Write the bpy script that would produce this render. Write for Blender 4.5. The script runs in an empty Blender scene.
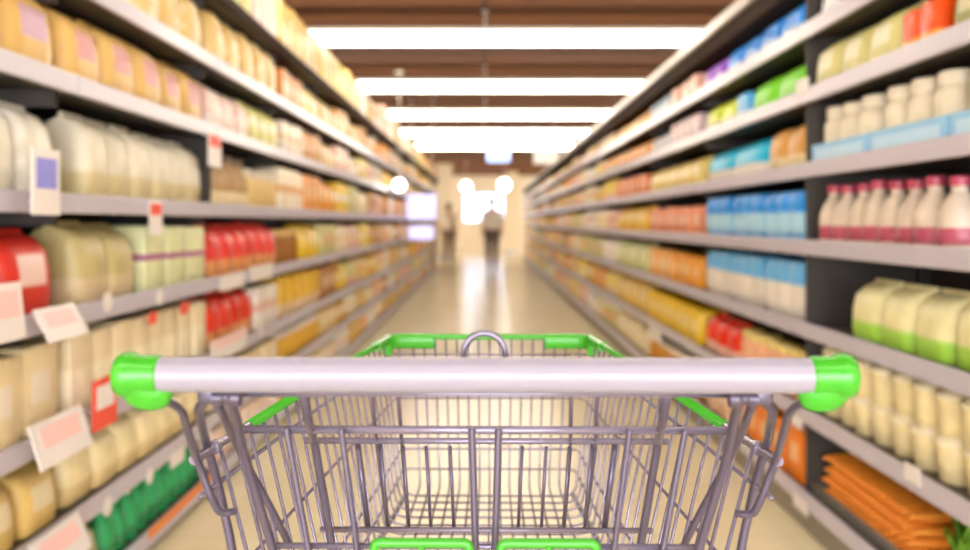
import bpy, bmesh, math, random
from mathutils import Vector, Matrix

random.seed(7)
scene = bpy.context.scene
col = scene.collection
PI = math.pi
CAM_H = 1.125

# ------------------------------------------------------------------ colours / materials
def lin(h):
    h = h.lstrip('#')
    out = []
    for i in (0, 2, 4):
        c = int(h[i:i+2], 16) / 255
        out.append(c / 12.92 if c <= 0.04045 else ((c + 0.055) / 1.055) ** 2.4)
    return (out[0], out[1], out[2], 1.0)

def new_mat(name):
    m = bpy.data.materials.new(name); m.use_nodes = True
    nt = m.node_tree
    return m, nt, nt.nodes['Principled BSDF']

def simple(name, hexc, rough=0.5, metal=0.0, bump=0.0, bscale=200, spec=0.5, var=0.04, vscale=6.0):
    m, nt, b = new_mat(name)
    b.inputs['Roughness'].default_value = rough
    b.inputs['Metallic'].default_value = metal
    b.inputs['Specular IOR Level'].default_value = spec
    c = lin(hexc)
    tc = nt.nodes.new('ShaderNodeTexCoord')
    nz = nt.nodes.new('ShaderNodeTexNoise'); nz.inputs['Scale'].default_value = vscale
    nt.links.new(tc.outputs['Object'], nz.inputs['Vector'])
    mx = nt.nodes.new('ShaderNodeMix'); mx.data_type = 'RGBA'
    mx.inputs['A'].default_value = tuple(max(0, x * (1 - var)) for x in c[:3]) + (1,)
    mx.inputs['B'].default_value = tuple(min(1, x * (1 + var)) for x in c[:3]) + (1,)
    nt.links.new(nz.outputs['Fac'], mx.inputs['Factor'])
    nt.links.new(mx.outputs['Result'], b.inputs['Base Color'])
    if bump:
        n2 = nt.nodes.new('ShaderNodeTexNoise'); n2.inputs['Scale'].default_value = bscale
        nt.links.new(tc.outputs['Object'], n2.inputs['Vector'])
        bp = nt.nodes.new('ShaderNodeBump'); bp.inputs['Strength'].default_value = bump
        bp.inputs['Distance'].default_value = 0.001
        nt.links.new(n2.outputs['Fac'], bp.inputs['Height'])
        nt.links.new(bp.outputs['Normal'], b.inputs['Normal'])
    return m

def emit(name, hexc, strength):
    m, nt, b = new_mat(name)
    c = lin(hexc)
    b.inputs['Base Color'].default_value = c
    b.inputs['Emission Color'].default_value = c
    b.inputs['Emission Strength'].default_value = strength
    return m

_pm = {}
def print_mat(pattern, accent, rough=0.42):
    """packaging: the object's own colour, an accent printed in one of a few layouts, soft printed blotches"""
    key = (pattern, accent, rough)
    if key in _pm: return _pm[key]
    m, nt, b = new_mat('packaging_' + pattern + '_' + accent.strip('#'))
    N, L = nt.nodes.new, nt.links.new
    b.inputs['Roughness'].default_value = rough
    oi = N('ShaderNodeObjectInfo')
    tc = N('ShaderNodeTexCoord')
    sp = N('ShaderNodeSeparateXYZ'); L(tc.outputs['Generated'], sp.inputs[0])
    # soft print blotches, shifted per object
    ad = N('ShaderNodeVectorMath'); ad.operation = 'ADD'
    L(tc.outputs['Generated'], ad.inputs[0]); L(oi.outputs['Random'], ad.inputs[1])
    nz = N('ShaderNodeTexNoise'); nz.inputs['Scale'].default_value = 2.6; nz.inputs['Detail'].default_value = 1.0
    L(ad.outputs[0], nz.inputs['Vector'])
    hs = N('ShaderNodeHueSaturation')
    mr = N('ShaderNodeMapRange'); mr.inputs['To Min'].default_value = 0.8; mr.inputs['To Max'].default_value = 1.2
    L(nz.outputs['Fac'], mr.inputs['Value']); L(mr.outputs[0], hs.inputs['Value'])
    L(oi.outputs['Color'], hs.inputs['Color'])
    base = hs.outputs['Color']
    def ramp(src, stops):
        r = N('ShaderNodeValToRGB')
        e = r.color_ramp.elements
        e[0].position, e[0].color = stops[0][0], (stops[0][1],) * 3 + (1,)
        e[1].position, e[1].color = stops[-1][0], (stops[-1][1],) * 3 + (1,)
        for p, v in stops[1:-1]:
            k = e.new(p); k.color = (v, v, v, 1)
        L(src, r.inputs[0]); return r.outputs['Color']
    def mul(a, c):
        q = N('ShaderNodeMath'); q.operation = 'MULTIPLY'; L(a, q.inputs[0]); L(c, q.inputs[1]); return q.outputs[0]
    z, x = sp.outputs['Z'], sp.outputs['X']
    if pattern == 'band':
        f = ramp(z, [(0.40, 0), (0.44, 1), (0.60, 1), (0.64, 0)])
    elif pattern == 'stripe':
        f = ramp(z, [(0.46, 0), (0.48, 1), (0.56, 1), (0.58, 0)])
    elif pattern == 'top':
        f = ramp(z, [(0.55, 0), (0.62, 1)])
    elif pattern == 'bottom':
        f = ramp(z, [(0.28, 1), (0.36, 0)])
    elif pattern == 'lower':
        f = ramp(z, [(0.12, 0.6), (0.2, 1), (0.52, 1), (0.6, 0)])
    elif pattern == 'label':
        f = mul(ramp(z, [(0.32, 0), (0.37, 1), (0.68, 1), (0.73, 0)]), ramp(x, [(0.2, 0), (0.25, 1), (0.75, 1), (0.8, 0)]))
    elif pattern == 'blob':
        f = ramp(nz.outputs['Fac'], [(0.52, 0), (0.6, 1)])
    else:
        f = None
    if f is not None:
        mx = N('ShaderNodeMix'); mx.data_type = 'RGBA'
        L(f, mx.inputs['Factor']); L(base, mx.inputs['A']); mx.inputs['B'].default_value = lin(accent)
        base = mx.outputs['Result']
    L(base, b.inputs['Base Color'])
    _pm[key] = m
    return m

# ------------------------------------------------------------------ helpers
def tag(o, label, cat, group=None, kind=None):
    if label: o['label'] = label
    if cat: o['category'] = cat
    if group: o['group'] = group
    if kind: o['kind'] = kind
    return o

def empty(name, loc, rz=0.0):
    o = bpy.data.objects.new(name, None); o.empty_display_size = 0.1
    col.objects.link(o); o.location = loc; o.rotation_euler = (0, 0, rz)
    return o

def obj(name, bm, mat, parent=None, smooth=True, angle=None):
    bmesh.ops.recalc_face_normals(bm, faces=bm.faces[:])
    me = bpy.data.meshes.new(name); bm.to_mesh(me); bm.free()
    if mat is not None:
        for mm in (mat if isinstance(mat, (list, tuple)) else [mat]): me.materials.append(mm)
    if smooth:
        for p in me.polygons: p.use_smooth = True
        if angle is not None:
            try: me.set_sharp_from_angle(angle=angle)
            except Exception: pass
    o = bpy.data.objects.new(name, me); col.objects.link(o)
    if parent is not None: o.parent = parent
    return o

def copy_tree(o, parent=None):
    c = o.copy(); col.objects.link(c)
    if parent is not None: c.parent = parent
    for ch in list(o.children): copy_tree(ch, c)
    return c

def box(bm, x0, x1, y0, y1, z0, z1, bevel=0.0, mi=0):
    vs = [bm.verts.new((x, y, z)) for z in (z0, z1) for y in (y0, y1) for x in (x0, x1)]
    fs = [(0, 2, 3, 1), (4, 5, 7, 6), (0, 1, 5, 4), (2, 6, 7, 3), (0, 4, 6, 2), (1, 3, 7, 5)]
    faces = [bm.faces.new([vs[i] for i in f]) for f in fs]
    for f in faces: f.material_index = mi
    if bevel > 0:
        es = list({e for f in faces for e in f.edges})
        bmesh.ops.bevel(bm, geom=es, offset=bevel, segments=2, affect='EDGES', profile=0.5)
    return bm

def fillet(pts, r, n=6, closed=False):
    pts = [Vector(p) for p in pts]
    out = []
    m = len(pts)
    for i, p in enumerate(pts):
        if not closed and i in (0, m - 1): out.append(p); continue
        a, c = pts[i - 1], pts[(i + 1) % m]
        d1, d2 = (a - p), (c - p)
        l = min(r, d1.length * 0.48, d2.length * 0.48)
        p1, p2 = p + d1.normalized() * l, p + d2.normalized() * l
        for k in range(n + 1):
            t = k / n
            out.append(p1 * (1 - t) ** 2 + p * 2 * t * (1 - t) + p2 * t * t)
    return out

def tube(bm, pts, r, seg=8, closed=False, cap=True, flat=None):
    """swept circular tube with parallel-transported frames; flat = (normal-scale) squashes the section"""
    pts = [Vector(p) for p in pts]
    q = [pts[0]]
    for p in pts[1:]:
        if (p - q[-1]).length > 1e-6: q.append(p)
    pts = q; m = len(pts)
    rings = []
    t0 = (pts[1] - pts[0]).normalized()
    up = Vector((0, 0, 1)) if abs(t0.z) < 0.9 else Vector((0, 1, 0))
    n = (up - t0 * up.dot(t0)).normalized()
    for i in range(m):
        if closed: t = (pts[(i + 1) % m] - pts[i - 1]).normalized()
        elif i == 0: t = (pts[1] - pts[0]).normalized()
        elif i == m - 1: t = (pts[-1] - pts[-2]).normalized()
        else: t = ((pts[i + 1] - pts[i]).normalized() + (pts[i] - pts[i - 1]).normalized()).normalized()
        n = (n - t * n.dot(t)).normalized()
        bno = t.cross(n)
        rr = r[i] if isinstance(r, (list, tuple)) else r
        f = flat if flat else 1.0
        rings.append([bm.verts.new(pts[i] + n * math.cos(2*PI*k/seg) * rr * f + bno * math.sin(2*PI*k/seg) * rr) for k in range(seg)])
    for i in range(m if closed else m - 1):
        a, b = rings[i], rings[(i + 1) % m]
        for k in range(seg):
            bm.faces.new((a[k], a[(k+1) % seg], b[(k+1) % seg], b[k]))
    if cap and not closed:
        bm.faces.new(list(reversed(rings[0]))); bm.faces.new(rings[-1])
    return bm

def lathe(bm, prof, seg=20, axis='Z', origin=(0, 0, 0), squash=1.0, mi=0):
    """prof: list of (radius, height)"""
    rings = []
    ox, oy, oz = origin
    for r, h in prof:
        ring = []
        for k in range(seg):
            a = 2 * PI * k / seg
            u, v = r * math.cos(a), r * math.sin(a) * squash
            if axis == 'Z': co = (ox + u, oy + v, oz + h)
            elif axis == 'X': co = (ox + h, oy + u, oz + v)
            else: co = (ox + u, oy + h, oz + v)
            ring.append(bm.verts.new(co))
        rings.append(ring)
    for a, b in zip(rings, rings[1:]):
        for k in range(seg):
            f = bm.faces.new((a[k], a[(k+1) % seg], b[(k+1) % seg], b[k])); f.material_index = mi
    f = bm.faces.new(list(reversed(rings[0]))); f.material_index = mi
    f = bm.faces.new(rings[-1]); f.material_index = mi
    return bm

# ------------------------------------------------------------------ camera
FOCAL_PX = 840.0
cd = bpy.data.cameras.new('camera'); cam = bpy.data.objects.new('camera', cd); col.objects.link(cam)
cam.location = (0, 0, CAM_H); cam.rotation_euler = (PI / 2, 0, 0)
cd.sensor_width = 36.0; cd.lens = 36.0 * FOCAL_PX / 970
cd.shift_y = -53.0 / 970
cd.clip_start = 0.05
cd.dof.use_dof = True
cd.dof.focus_distance = 0.82
cd.dof.aperture_fstop = cd.lens / 9.0
cd.dof.aperture_blades = 0
scene.camera = cam
vs = scene.view_settings
vs.view_transform = 'Standard'; vs.look = 'None'; vs.gamma = 1.0; vs.use_curve_mapping = False
vs.exposure = 1.38

# ------------------------------------------------------------------ the room
FLOOR_Y0, FLOOR_Y1 = -6.0, 32.0
HALF = 4.2
CEIL = CAM_H + 1.76

m, nt, b = new_mat('floor_vinyl')
b.inputs['Roughness'].default_value = 0.2
b.inputs['Specular IOR Level'].default_value = 0.5
tc = nt.nodes.new('ShaderNodeTexCoord')
br = nt.nodes.new('ShaderNodeTexBrick')
br.offset = 0.0; br.inputs['Scale'].default_value = 1.0
br.inputs['Brick Width'].default_value = 0.6; br.inputs['Row Height'].default_value = 0.6
br.inputs['Mortar Size'].default_value = 0.003
br.inputs['Color1'].default_value = lin('#F3E8C2'); br.inputs['Color2'].default_value = lin('#F0E4BC')
br.inputs['Mortar'].default_value = lin('#DCCFA8')
nt.links.new(tc.outputs['Object'], br.inputs['Vector'])
nt.links.new(br.outputs['Color'], b.inputs['Base Color'])
nzz = nt.nodes.new('ShaderNodeTexNoise'); nzz.inputs['Scale'].default_value = 3.0
nt.links.new(tc.outputs['Object'], nzz.inputs['Vector'])
mrr = nt.nodes.new('ShaderNodeMapRange'); mrr.inputs['To Min'].default_value = 0.16; mrr.inputs['To Max'].default_value = 0.28
nt.links.new(nzz.outputs['Fac'], mrr.inputs['Value']); nt.links.new(mrr.outputs[0], b.inputs['Roughness'])
M_floor = m

m, nt, b = new_mat('ceiling_panels')
b.inputs['Roughness'].default_value = 0.9; b.inputs['Specular IOR Level'].default_value = 0.12
tc = nt.nodes.new('ShaderNodeTexCoord')
br = nt.nodes.new('ShaderNodeTexBrick'); br.offset = 0.0
br.inputs['Scale'].default_value = 1.0; br.inputs['Brick Width'].default_value = 2.4; br.inputs['Row Height'].default_value = 0.62
br.inputs['Mortar Size'].default_value = 0.012
br.inputs['Color1'].default_value = lin('#6B4223'); br.inputs['Color2'].default_value = lin('#613B20')
br.inputs['Mortar'].default_value = lin('#2A1D13')
nt.links.new(tc.outputs['Object'], br.inputs['Vector']); nt.links.new(br.outputs['Color'], b.inputs['Base Color'])
M_ceil = m
M_wall = simple('wall_paint', '#E6D9C2', 0.7)
M_pillar = simple('pillar_paint', '#E2D3B8', 0.6)

def struct(name, bm, mat, smooth=False):
    o = obj(name, bm, mat, smooth=smooth); o['kind'] = 'structure'; return o

bm = bmesh.new(); box(bm, -HALF, HALF, FLOOR_Y0, FLOOR_Y1, -0.1, 0.0); struct('floor', bm, M_floor)
bm = bmesh.new(); box(bm, -HALF, HALF, FLOOR_Y0, FLOOR_Y1, CEIL, CEIL + 0.1); struct('ceiling', bm, M_ceil)
bm = bmesh.new(); box(bm, -HALF - 0.1, -HALF, FLOOR_Y0, FLOOR_Y1, 0, CEIL); struct('wall_left', bm, M_wall)
bm = bmesh.new(); box(bm, HALF, HALF + 0.1, FLOOR_Y0, FLOOR_Y1, 0, CEIL); struct('wall_right', bm, M_wall)
bm = bmesh.new(); box(bm, -HALF - 0.1, HALF + 0.1, FLOOR_Y0 - 0.1, FLOOR_Y0, 0, CEIL); struct('wall_back', bm, M_wall)
M_fill_back = emit('fill_glow_back', '#EEF3FF', 6.0)  # unseen glowing panel added behind the camera to light near shelves and trolley
bm = bmesh.new(); box(bm, -3.6, 3.6, FLOOR_Y0 + 0.012, FLOOR_Y0 + 0.03, 0.35, 2.6); w2 = struct('fill_panel_back', bm, M_fill_back)
bm = bmesh.new()
for x in (-3.66, -1.84, -0.03, 1.78, 3.6): box(bm, x, x + 0.06, FLOOR_Y0, FLOOR_Y0 + 0.06, 0.3, 2.65)
for z in (0.3, 2.6): box(bm, -3.66, 3.66, FLOOR_Y0, FLOOR_Y0 + 0.055, z, z + 0.05)
obj('window_frame', bm, simple('fill_panel_frame', '#8A8C94', 0.4), w2, smooth=False)  # frame round the added glowing panel
# far wall with a glazed opening in it
WX0, WX1, WZ0, WZ1 = -0.85, 0.75, 1.1, 2.25
bm = bmesh.new()
box(bm, -HALF - 0.1, WX0, FLOOR_Y1, FLOOR_Y1 + 0.1, 0, CEIL); box(bm, WX1, HALF + 0.1, FLOOR_Y1, FLOOR_Y1 + 0.1, 0, CEIL)
box(bm, WX0, WX1, FLOOR_Y1, FLOOR_Y1 + 0.1, 0, WZ0); box(bm, WX0, WX1, FLOOR_Y1, FLOOR_Y1 + 0.1, WZ1, CEIL)
struct('wall_front', bm, M_wall)
M_day = emit('daylit_glass', '#DDE4FF', 1.6)
M_frame = simple('window_frame_metal', '#C9CAD6', 0.4)
bm = bmesh.new()
box(bm, WX0, WX1, FLOOR_Y1 + 0.04, FLOOR_Y1 + 0.06, WZ0, WZ1)
w = struct('window_1', bm, M_day)
bm = bmesh.new()
for x in (WX0, -0.30, 0.22, WX1 - 0.05): box(bm, x, x + 0.05, FLOOR_Y1 - 0.01, FLOOR_Y1 + 0.04, WZ0, WZ1)
for z in (WZ0, WZ1 - 0.05): box(bm, WX0, WX1, FLOOR_Y1 - 0.01, FLOOR_Y1 + 0.04, z, z + 0.05)
obj('window_frame', bm, M_frame, w, smooth=False)

M_fill_side = emit('fill_glow_side', '#FFF6E6', 1.7)  # glowing panels added out of view on both walls to brighten the far end
for nm, xx in (('fill_panel_left', -HALF + 0.012), ('fill_panel_right', HALF - 0.03)):
    bm = bmesh.new(); box(bm, xx, xx + 0.018, 21.5, 31.0, 0.3, 2.6); wn = struct(nm, bm, M_fill_side)
    bm = bmesh.new(); sx_ = 0.03 if xx < 0 else -0.03
    for yy in (21.44, 24.6, 27.8, 31.0): box(bm, min(xx, xx + sx_), max(xx, xx + sx_) + .018, yy, yy + 0.06, 0.25, 2.65)
    for z in (0.25, 2.6): box(bm, min(xx, xx + sx_), max(xx, xx + sx_) + .016, 21.44, 31.06, z, z + 0.05)
    obj('window_frame', bm, M_frame, wn, smooth=False)  # frames round the added side panels
def pillar(label, x, y, w_):
    t = empty('pillar', (x, y, 0)); tag(t, label, 'pillar')
    bm = bmesh.new(); box(bm, -w_/2, w_/2, -w_/2, w_/2, 0.0, CEIL, 0.01); obj('shaft', bm, M_pillar, t, smooth=False)
    bm = bmesh.new(); box(bm, -w_/2-0.02, w_/2+0.02, -w_/2-0.02, w_/2+0.02, 0, 0.14, 0.006); obj('plinth', bm, M_frame, t, smooth=False)
pillar('beige square pillar beyond the left shelves at the far end', -1.25, 25.5, 0.5)
pillar('beige square pillar beyond the right shelves at the far end', 0.95, 29.5, 0.4)

# ------------------------------------------------------------------ ceiling strip lights
M_house = simple('lamp_housing', '#D9D5CC', 0.5)
M_tube = emit('lamp_diffuser', '#FFF3E2', 6.5)
LAMP_Z = CAM_H + 1.525
def make_lamp():
    t = empty('ceiling_light', (0, 0, 0))
    L2 = 3.6
    bm = bmesh.new(); box(bm, -L2, L2, -0.07, 0.07, 0.05, 0.085, 0.004)
    for x in (-L2, L2 - 0.03): box(bm, x, x + 0.03, -0.07, 0.07, -0.055, 0.05, 0.004)
    obj('housing', bm, M_house, t, smooth=False)
    bm = bmesh.new(); box(bm, -L2 + 0.03, L2 - 0.03, -0.055, 0.055, -0.045, 0.05, 0.012); obj('diffuser', bm, M_tube, t, smooth=False)
    for x in (-2.4, 0, 2.4):
        bm = bmesh.new(); lathe(bm, [(0.008, 0.08), (0.008, CEIL - LAMP_Z - 0.006), (0.03, CEIL - LAMP_Z - 0.006), (0.03, CEIL - LAMP_Z)], 10)
        s = obj('hanger', bm, M_house, t)
        s.location.x = x
    return t
lamp = make_lamp()
near_names = {-2: 'white ceiling strip light well behind the trolley', -1: 'white ceiling strip light behind the trolley', 0: 'white ceiling strip light over the trolley basket',
              1: 'white ceiling strip light just ahead of the trolley'}
ordw = ['nearest', 'second nearest', 'third nearest', 'fourth nearest', 'fifth nearest', 'sixth nearest', 'seventh nearest', 'eighth nearest', 'ninth nearest', 'tenth nearest', 'eleventh nearest']
ys = [7.0 + 2.5 * k for k in range(-4, 5)]
for i, y in enumerate(ys):
    o = lamp if i == 0 else copy_tree(lamp)
    o.location = (0, y, LAMP_Z)
    k = i - 4
    lab = ('long white ceiling strip light, %s one in view' % ordw[k]) if k >= 0 else near_names[k + 2 if k + 2 <= 1 else 1]
    tag(o, lab, 'ceiling light', 'strip lights across the ceiling')

# ------------------------------------------------------------------ shelving
A_L, A_R = 1.125, 1.148
SH_L = [0.085, 0.325, 0.58, 0.885, 1.19, 1.515, 1.80, 2.10]
SH_R = [0.15, 0.45, 0.755, 1.05, 1.325, 1.59, 1.82]
DEPTH = 0.46
M_shelf = simple('shelf_steel', '#4A443F', 0.5, 0.2)
M_shelf_top = simple('shelf_paint', '#8F8A86', 0.5, 0.1)
M_back = simple('back_panel_steel', '#3B352F', 0.6)
M_up = simple('upright_steel', '#3A3632', 0.5, 0.3)
M_rail = simple('price_rail_plastic', '#BDB8C6', 0.3)
M_rail_top = simple('canopy_rail', '#D8D4CE', 0.35)
M_kick = simple('kick_plate', '#8B8375', 0.55)
M_fascia = simple('canopy_fascia_wood', '#33241A', 0.85, spec=.15)

def make_unit(name, heights, width, top_h, canopy):
    t = empty(name, (0, 0, 0))
    W = width / 2 - 0.001
    bm = bmesh.new(); box(bm, -W, W, DEPTH + 0.001, DEPTH + 0.02, 0.0, top_h); obj('back_panel', bm, M_back, t, smooth=False)
    for x in (-W, W - 0.03):
        bm = bmesh.new(); box(bm, x, x + 0.03, DEPTH - 0.045, DEPTH, 0.0, top_h, 0.002)
        obj('upright', bm, M_up, t, smooth=False)
    bm = bmesh.new(); box(bm, -W, W, 0.02, DEPTH - 0.05, 0.0, heights[0] - 0.035, 0.003); obj('kick_plate', bm, M_kick, t, smooth=False)
    for i, h in enumerate(heights):
        bm = bmesh.new()
        box(bm, -W, W, 0.006, DEPTH - 0.05, h - 0.03, h, 0.002)
        for x in (-W + 0.004, W - 0.010): box(bm, x, x + 0.006, 0.05, DEPTH - 0.05, h - 0.075 if i else h - 0.03, h - 0.03)
        s = obj('shelf', bm, M_shelf, t, smooth=False)
        bm = bmesh.new()
        box(bm, -W, W, -0.012, 0.005, h - 0.042, h + 0.012, 0.003)
        obj('price_rail', bm, M_fascia if (not canopy and i == len(heights) - 1) else M_rail, s, smooth=False)
    if canopy:
        bm = bmesh.new(); box(bm, -W, W, 0.0, DEPTH, 1.985, 2.068, 0.004); c = obj('canopy', bm, M_fascia, t, smooth=False)
        bm = bmesh.new(); box(bm, -W, W, -0.02, 0.03, 2.068, 2.12, 0.004); obj('canopy_rail', bm, M_rail_top, c, smooth=False)
    return t

WL, WR = 1.2, 1.5
L0, R0 = 1.1, 1.55
NL, NR = 16, 16
ordn = ['nearest', 'second', 'third', 'fourth', 'fifth', 'sixth', 'seventh', 'eighth', 'ninth', 'tenth', 'eleventh', 'twelfth', 'thirteenth', 'fourteenth', 'fifteenth', 'sixteenth', 'seventeenth']
uL = make_unit('shelving_unit', SH_L, WL, 2.16, False)
uR = make_unit('shelving_unit', SH_R, WR, 2.0, True)
units = {}
for k in range(NL):
    o = uL if k == 0 else copy_tree(uL)
    o.location = (-A_L, L0 + WL * (k + 0.5), 0); o.rotation_euler = (0, 0, PI / 2)
    tag(o, 'tall eight-shelf shelving bay on the left side of the aisle, %s along' % ordn[k], 'shelving', 'shelving along the left side'); units['L', k] = o
for k in range(NR):
    o = uR if k == 0 else copy_tree(uR)
    o.location = (A_R, R0 + WR * (k + 0.5), 0); o.rotation_euler = (0, 0, -PI / 2)
    tag(o, 'dark-canopied shelving bay on the right side of the aisle, %s along' % ordn[k], 'shelving', 'shelving along the right side'); units['R', k] = o

for key, xd, za, zb in ((('L', 1), WL / 2 - .014, SH_L[4], SH_L[5] - .03), (('R', 0), -WR / 2 + .002, SH_R[0], 1.97)):
    bm = bmesh.new(); box(bm, xd, xd + 0.012, 0.015, DEPTH - 0.05, za, zb, 0.002); obj('divider_panel', bm, M_back, units[key], smooth=False)

# ------------------------------------------------------------------ product shapes (unit box: x,y in -.5...5, z 0..1; front faces -y)
def rrect(hx, hy, p, n):
    pts = []
    for k in range(n):
        a = 2 * PI * k / n
        c, s = math.cos(a), math.sin(a)
        r = (abs(c) ** p + abs(s) ** p) ** (-1 / p)
        pts.append((hx * r * c, hy * r * s))
    return pts

def loft(secs, n=20):
    bm = bmesh.new(); rings = []
    for hx, hy, z, p in secs:
        rings.append([bm.verts.new((x, y, z)) for x, y in rrect(hx, hy, p, n)])
    for a, b in zip(rings, rings[1:]):
        for k in range(n): bm.faces.new((a[k], a[(k+1) % n], b[(k+1) % n], b[k]))
    bm.faces.new(list(reversed(rings[0]))); bm.faces.new(rings[-1])
    return bm

def shape_bag(lo=False):       # upright gusseted bag with a flat crimped seal
    s = [(.47, .42, 0, 8), (.49, .46, .03, 8), (.50, .50, .22, 6), (.50, .49, .5, 5.5), (.495, .44, .74, 5), (.485, .27, .88, 5), (.48, .06, .94, 6), (.48, .03, 1.0, 7)]
    return loft(s[::2] + [s[-1]] if lo else s, 12 if lo else 28)
def shape_sack(lo=False):      # soft round-topped sack
    s = [(.45, .42, 0, 6), (.49, .47, .05, 6), (.50, .50, .3, 5), (.50, .49, .6, 4.5), (.48, .45, .8, 4), (.40, .34, .93, 3), (.2, .14, 1.0, 2.4)]
    return loft(s[::2] if lo else s, 12 if lo else 28)
def shape_carton(lo=False):    # folding carton with a tuck-flap lid
    bm = bmesh.new()
    if lo: return box(bm, -.5, .5, -.5, .5, 0, 1)
    box(bm, -.5, .5, -.5, .5, 0, .955, .018); box(bm, -.485, .485, -.485, .485, .957, .985, .012)
    box(bm, -.2, .2, -.505, -.47, .93, .99, .008)
    return bm
def shape_pack(lo=False):      # shrink-wrapped multipack, wavy front with a film ridge on top
    bm = bmesh.new()
    nx, nz = (6, 2) if lo else (24, 8)
    def prof(u): return .5 - .045 * (1 - abs(math.sin(PI * 3 * u)))
    secs = []
    for j in range(nz + 1):
        v = j / nz; e = 1 - 0.10 * (abs(v - .5) * 2) ** 6
        ring = []
        for i in range(nx): u = i / (nx - 1); ring.append((-.5 * e + e * u, -prof(u) * e, v * .97))
        for i in range(nx): u = 1 - i / (nx - 1); ring.append((-.5 * e + e * u, prof(u) * e, v * .97))
        secs.append([bm.verts.new(p) for p in ring])
    n = len(secs[0])
    for a, b in zip(secs, secs[1:]):
        for k in range(n): bm.faces.new((a[k], a[(k+1) % n], b[(k+1) % n], b[k]))
    bm.faces.new(list(reversed(secs[0]))); bm.faces.new(secs[-1])
    if not lo: box(bm, -.42, .42, -.02, .02, .955, 1.0, .01)
    return bm
P_BOTTLE = [(.40, 0), (.48, .015), (.50, .05), (.50, .40), (.47, .52), (.36, .66), (.23, .77), (.20, .80), (.20, .86), (.22, .865), (.22, .875)]
def shape_bottle(lo=False):
    bm = bmesh.new()
    return lathe(bm, [(.5, 0), (.5, .45), (.2, .8), (.2, 1.0)] if lo else P_BOTTLE, 8 if lo else 24)
def shape_bottle_cap(lo=False):
    bm = bmesh.new(); return lathe(bm, [(.235, .865), (.25, .87), (.25, .98), (.22, 1.0), (.1, 1.0)], 20)
def shape_bottle_label(lo=False):
    bm = bmesh.new(); return lathe(bm, [(.504, .08), (.508, .085), (.508, .30), (.504, .305)], 24)
P_JAR = [(.43, 0), (.48, .02), (.50, .06), (.50, .66), (.46, .75), (.40, .79), (.39, .83)]
def shape_jar(lo=False):
    bm = bmesh.new(); return lathe(bm, [(.5, 0), (.5, .7), (.42, .8), (.42, 1)] if lo else P_JAR, 8 if lo else 22)
def shape_jar_lid(lo=False):
    bm = bmesh.new(); return lathe(bm, [(.43, .81), (.44, .82), (.44, .97), (.41, 1.0), (.2, 1.0)], 22)
def shape_tub(lo=False):
    bm = bmesh.new(); return lathe(bm, [(.38, 0), (.40, .02), (.47, .80), (.46, .82)], 8 if lo else 22)
def shape_tub_lid(lo=False):
    bm = bmesh.new(); return lathe(bm, [(.48, .81), (.50, .83), (.50, .93), (.46, .95), (.42, .95), (.40, 1.0), (.2, 1.0)], 22)
def shape_can(lo=False):
    bm = bmesh.new(); return lathe(bm, [(.47, 0), (.5, .015), (.5, .04), (.485, .06), (.485, .93), (.5, .95), (.5, .985), (.47, 1.0), (.46, .985), (.2, .985)] if not lo else [(.5, 0), (.5, 1)], 8 if lo else 22)

SHAPES = {'food_bag': shape_bag, 'soft_sack': shape_sack, 'carton': shape_carton, 'multipack': shape_pack, 'bottle': shape_bottle, 'jar': shape_jar, 'tub': shape_tub, 'tin_can': shape_can}
SUB = {'bottle': [('cap', shape_bottle_cap), ('paper_label', shape_bottle_label)], 'jar': [('lid', shape_jar_lid)], 'tub': [('lid', shape_tub_lid)]}
CAT = {'food_bag': 'bag', 'soft_sack': 'sack', 'carton': 'box', 'multipack': 'multipack', 'bottle': 'bottle', 'jar': 'jar', 'tub': 'tub', 'tin_can': 'can'}
WORD = {'food_bag': 'bag', 'soft_sack': 'sack', 'carton': 'carton', 'multipack': 'multipack', 'bottle': 'bottle', 'jar': 'jar', 'tub': 'tub', 'tin_can': 'can'}
_mesh = {}
def mesh_for(kind, mat, fn, key):
    k = (key, mat.name)
    if k not in _mesh:
        bm = fn(); bmesh.ops.recalc_face_normals(bm, faces=bm.faces[:])
        me = bpy.data.meshes.new(key); bm.to_mesh(me); bm.free(); me.materials.append(mat)
        for p in me.polygons: p.use_smooth = True
        try: me.set_sharp_from_angle(angle=0.7)
        except Exception: pass
        _mesh[k] = me
    return _mesh[k]

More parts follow.
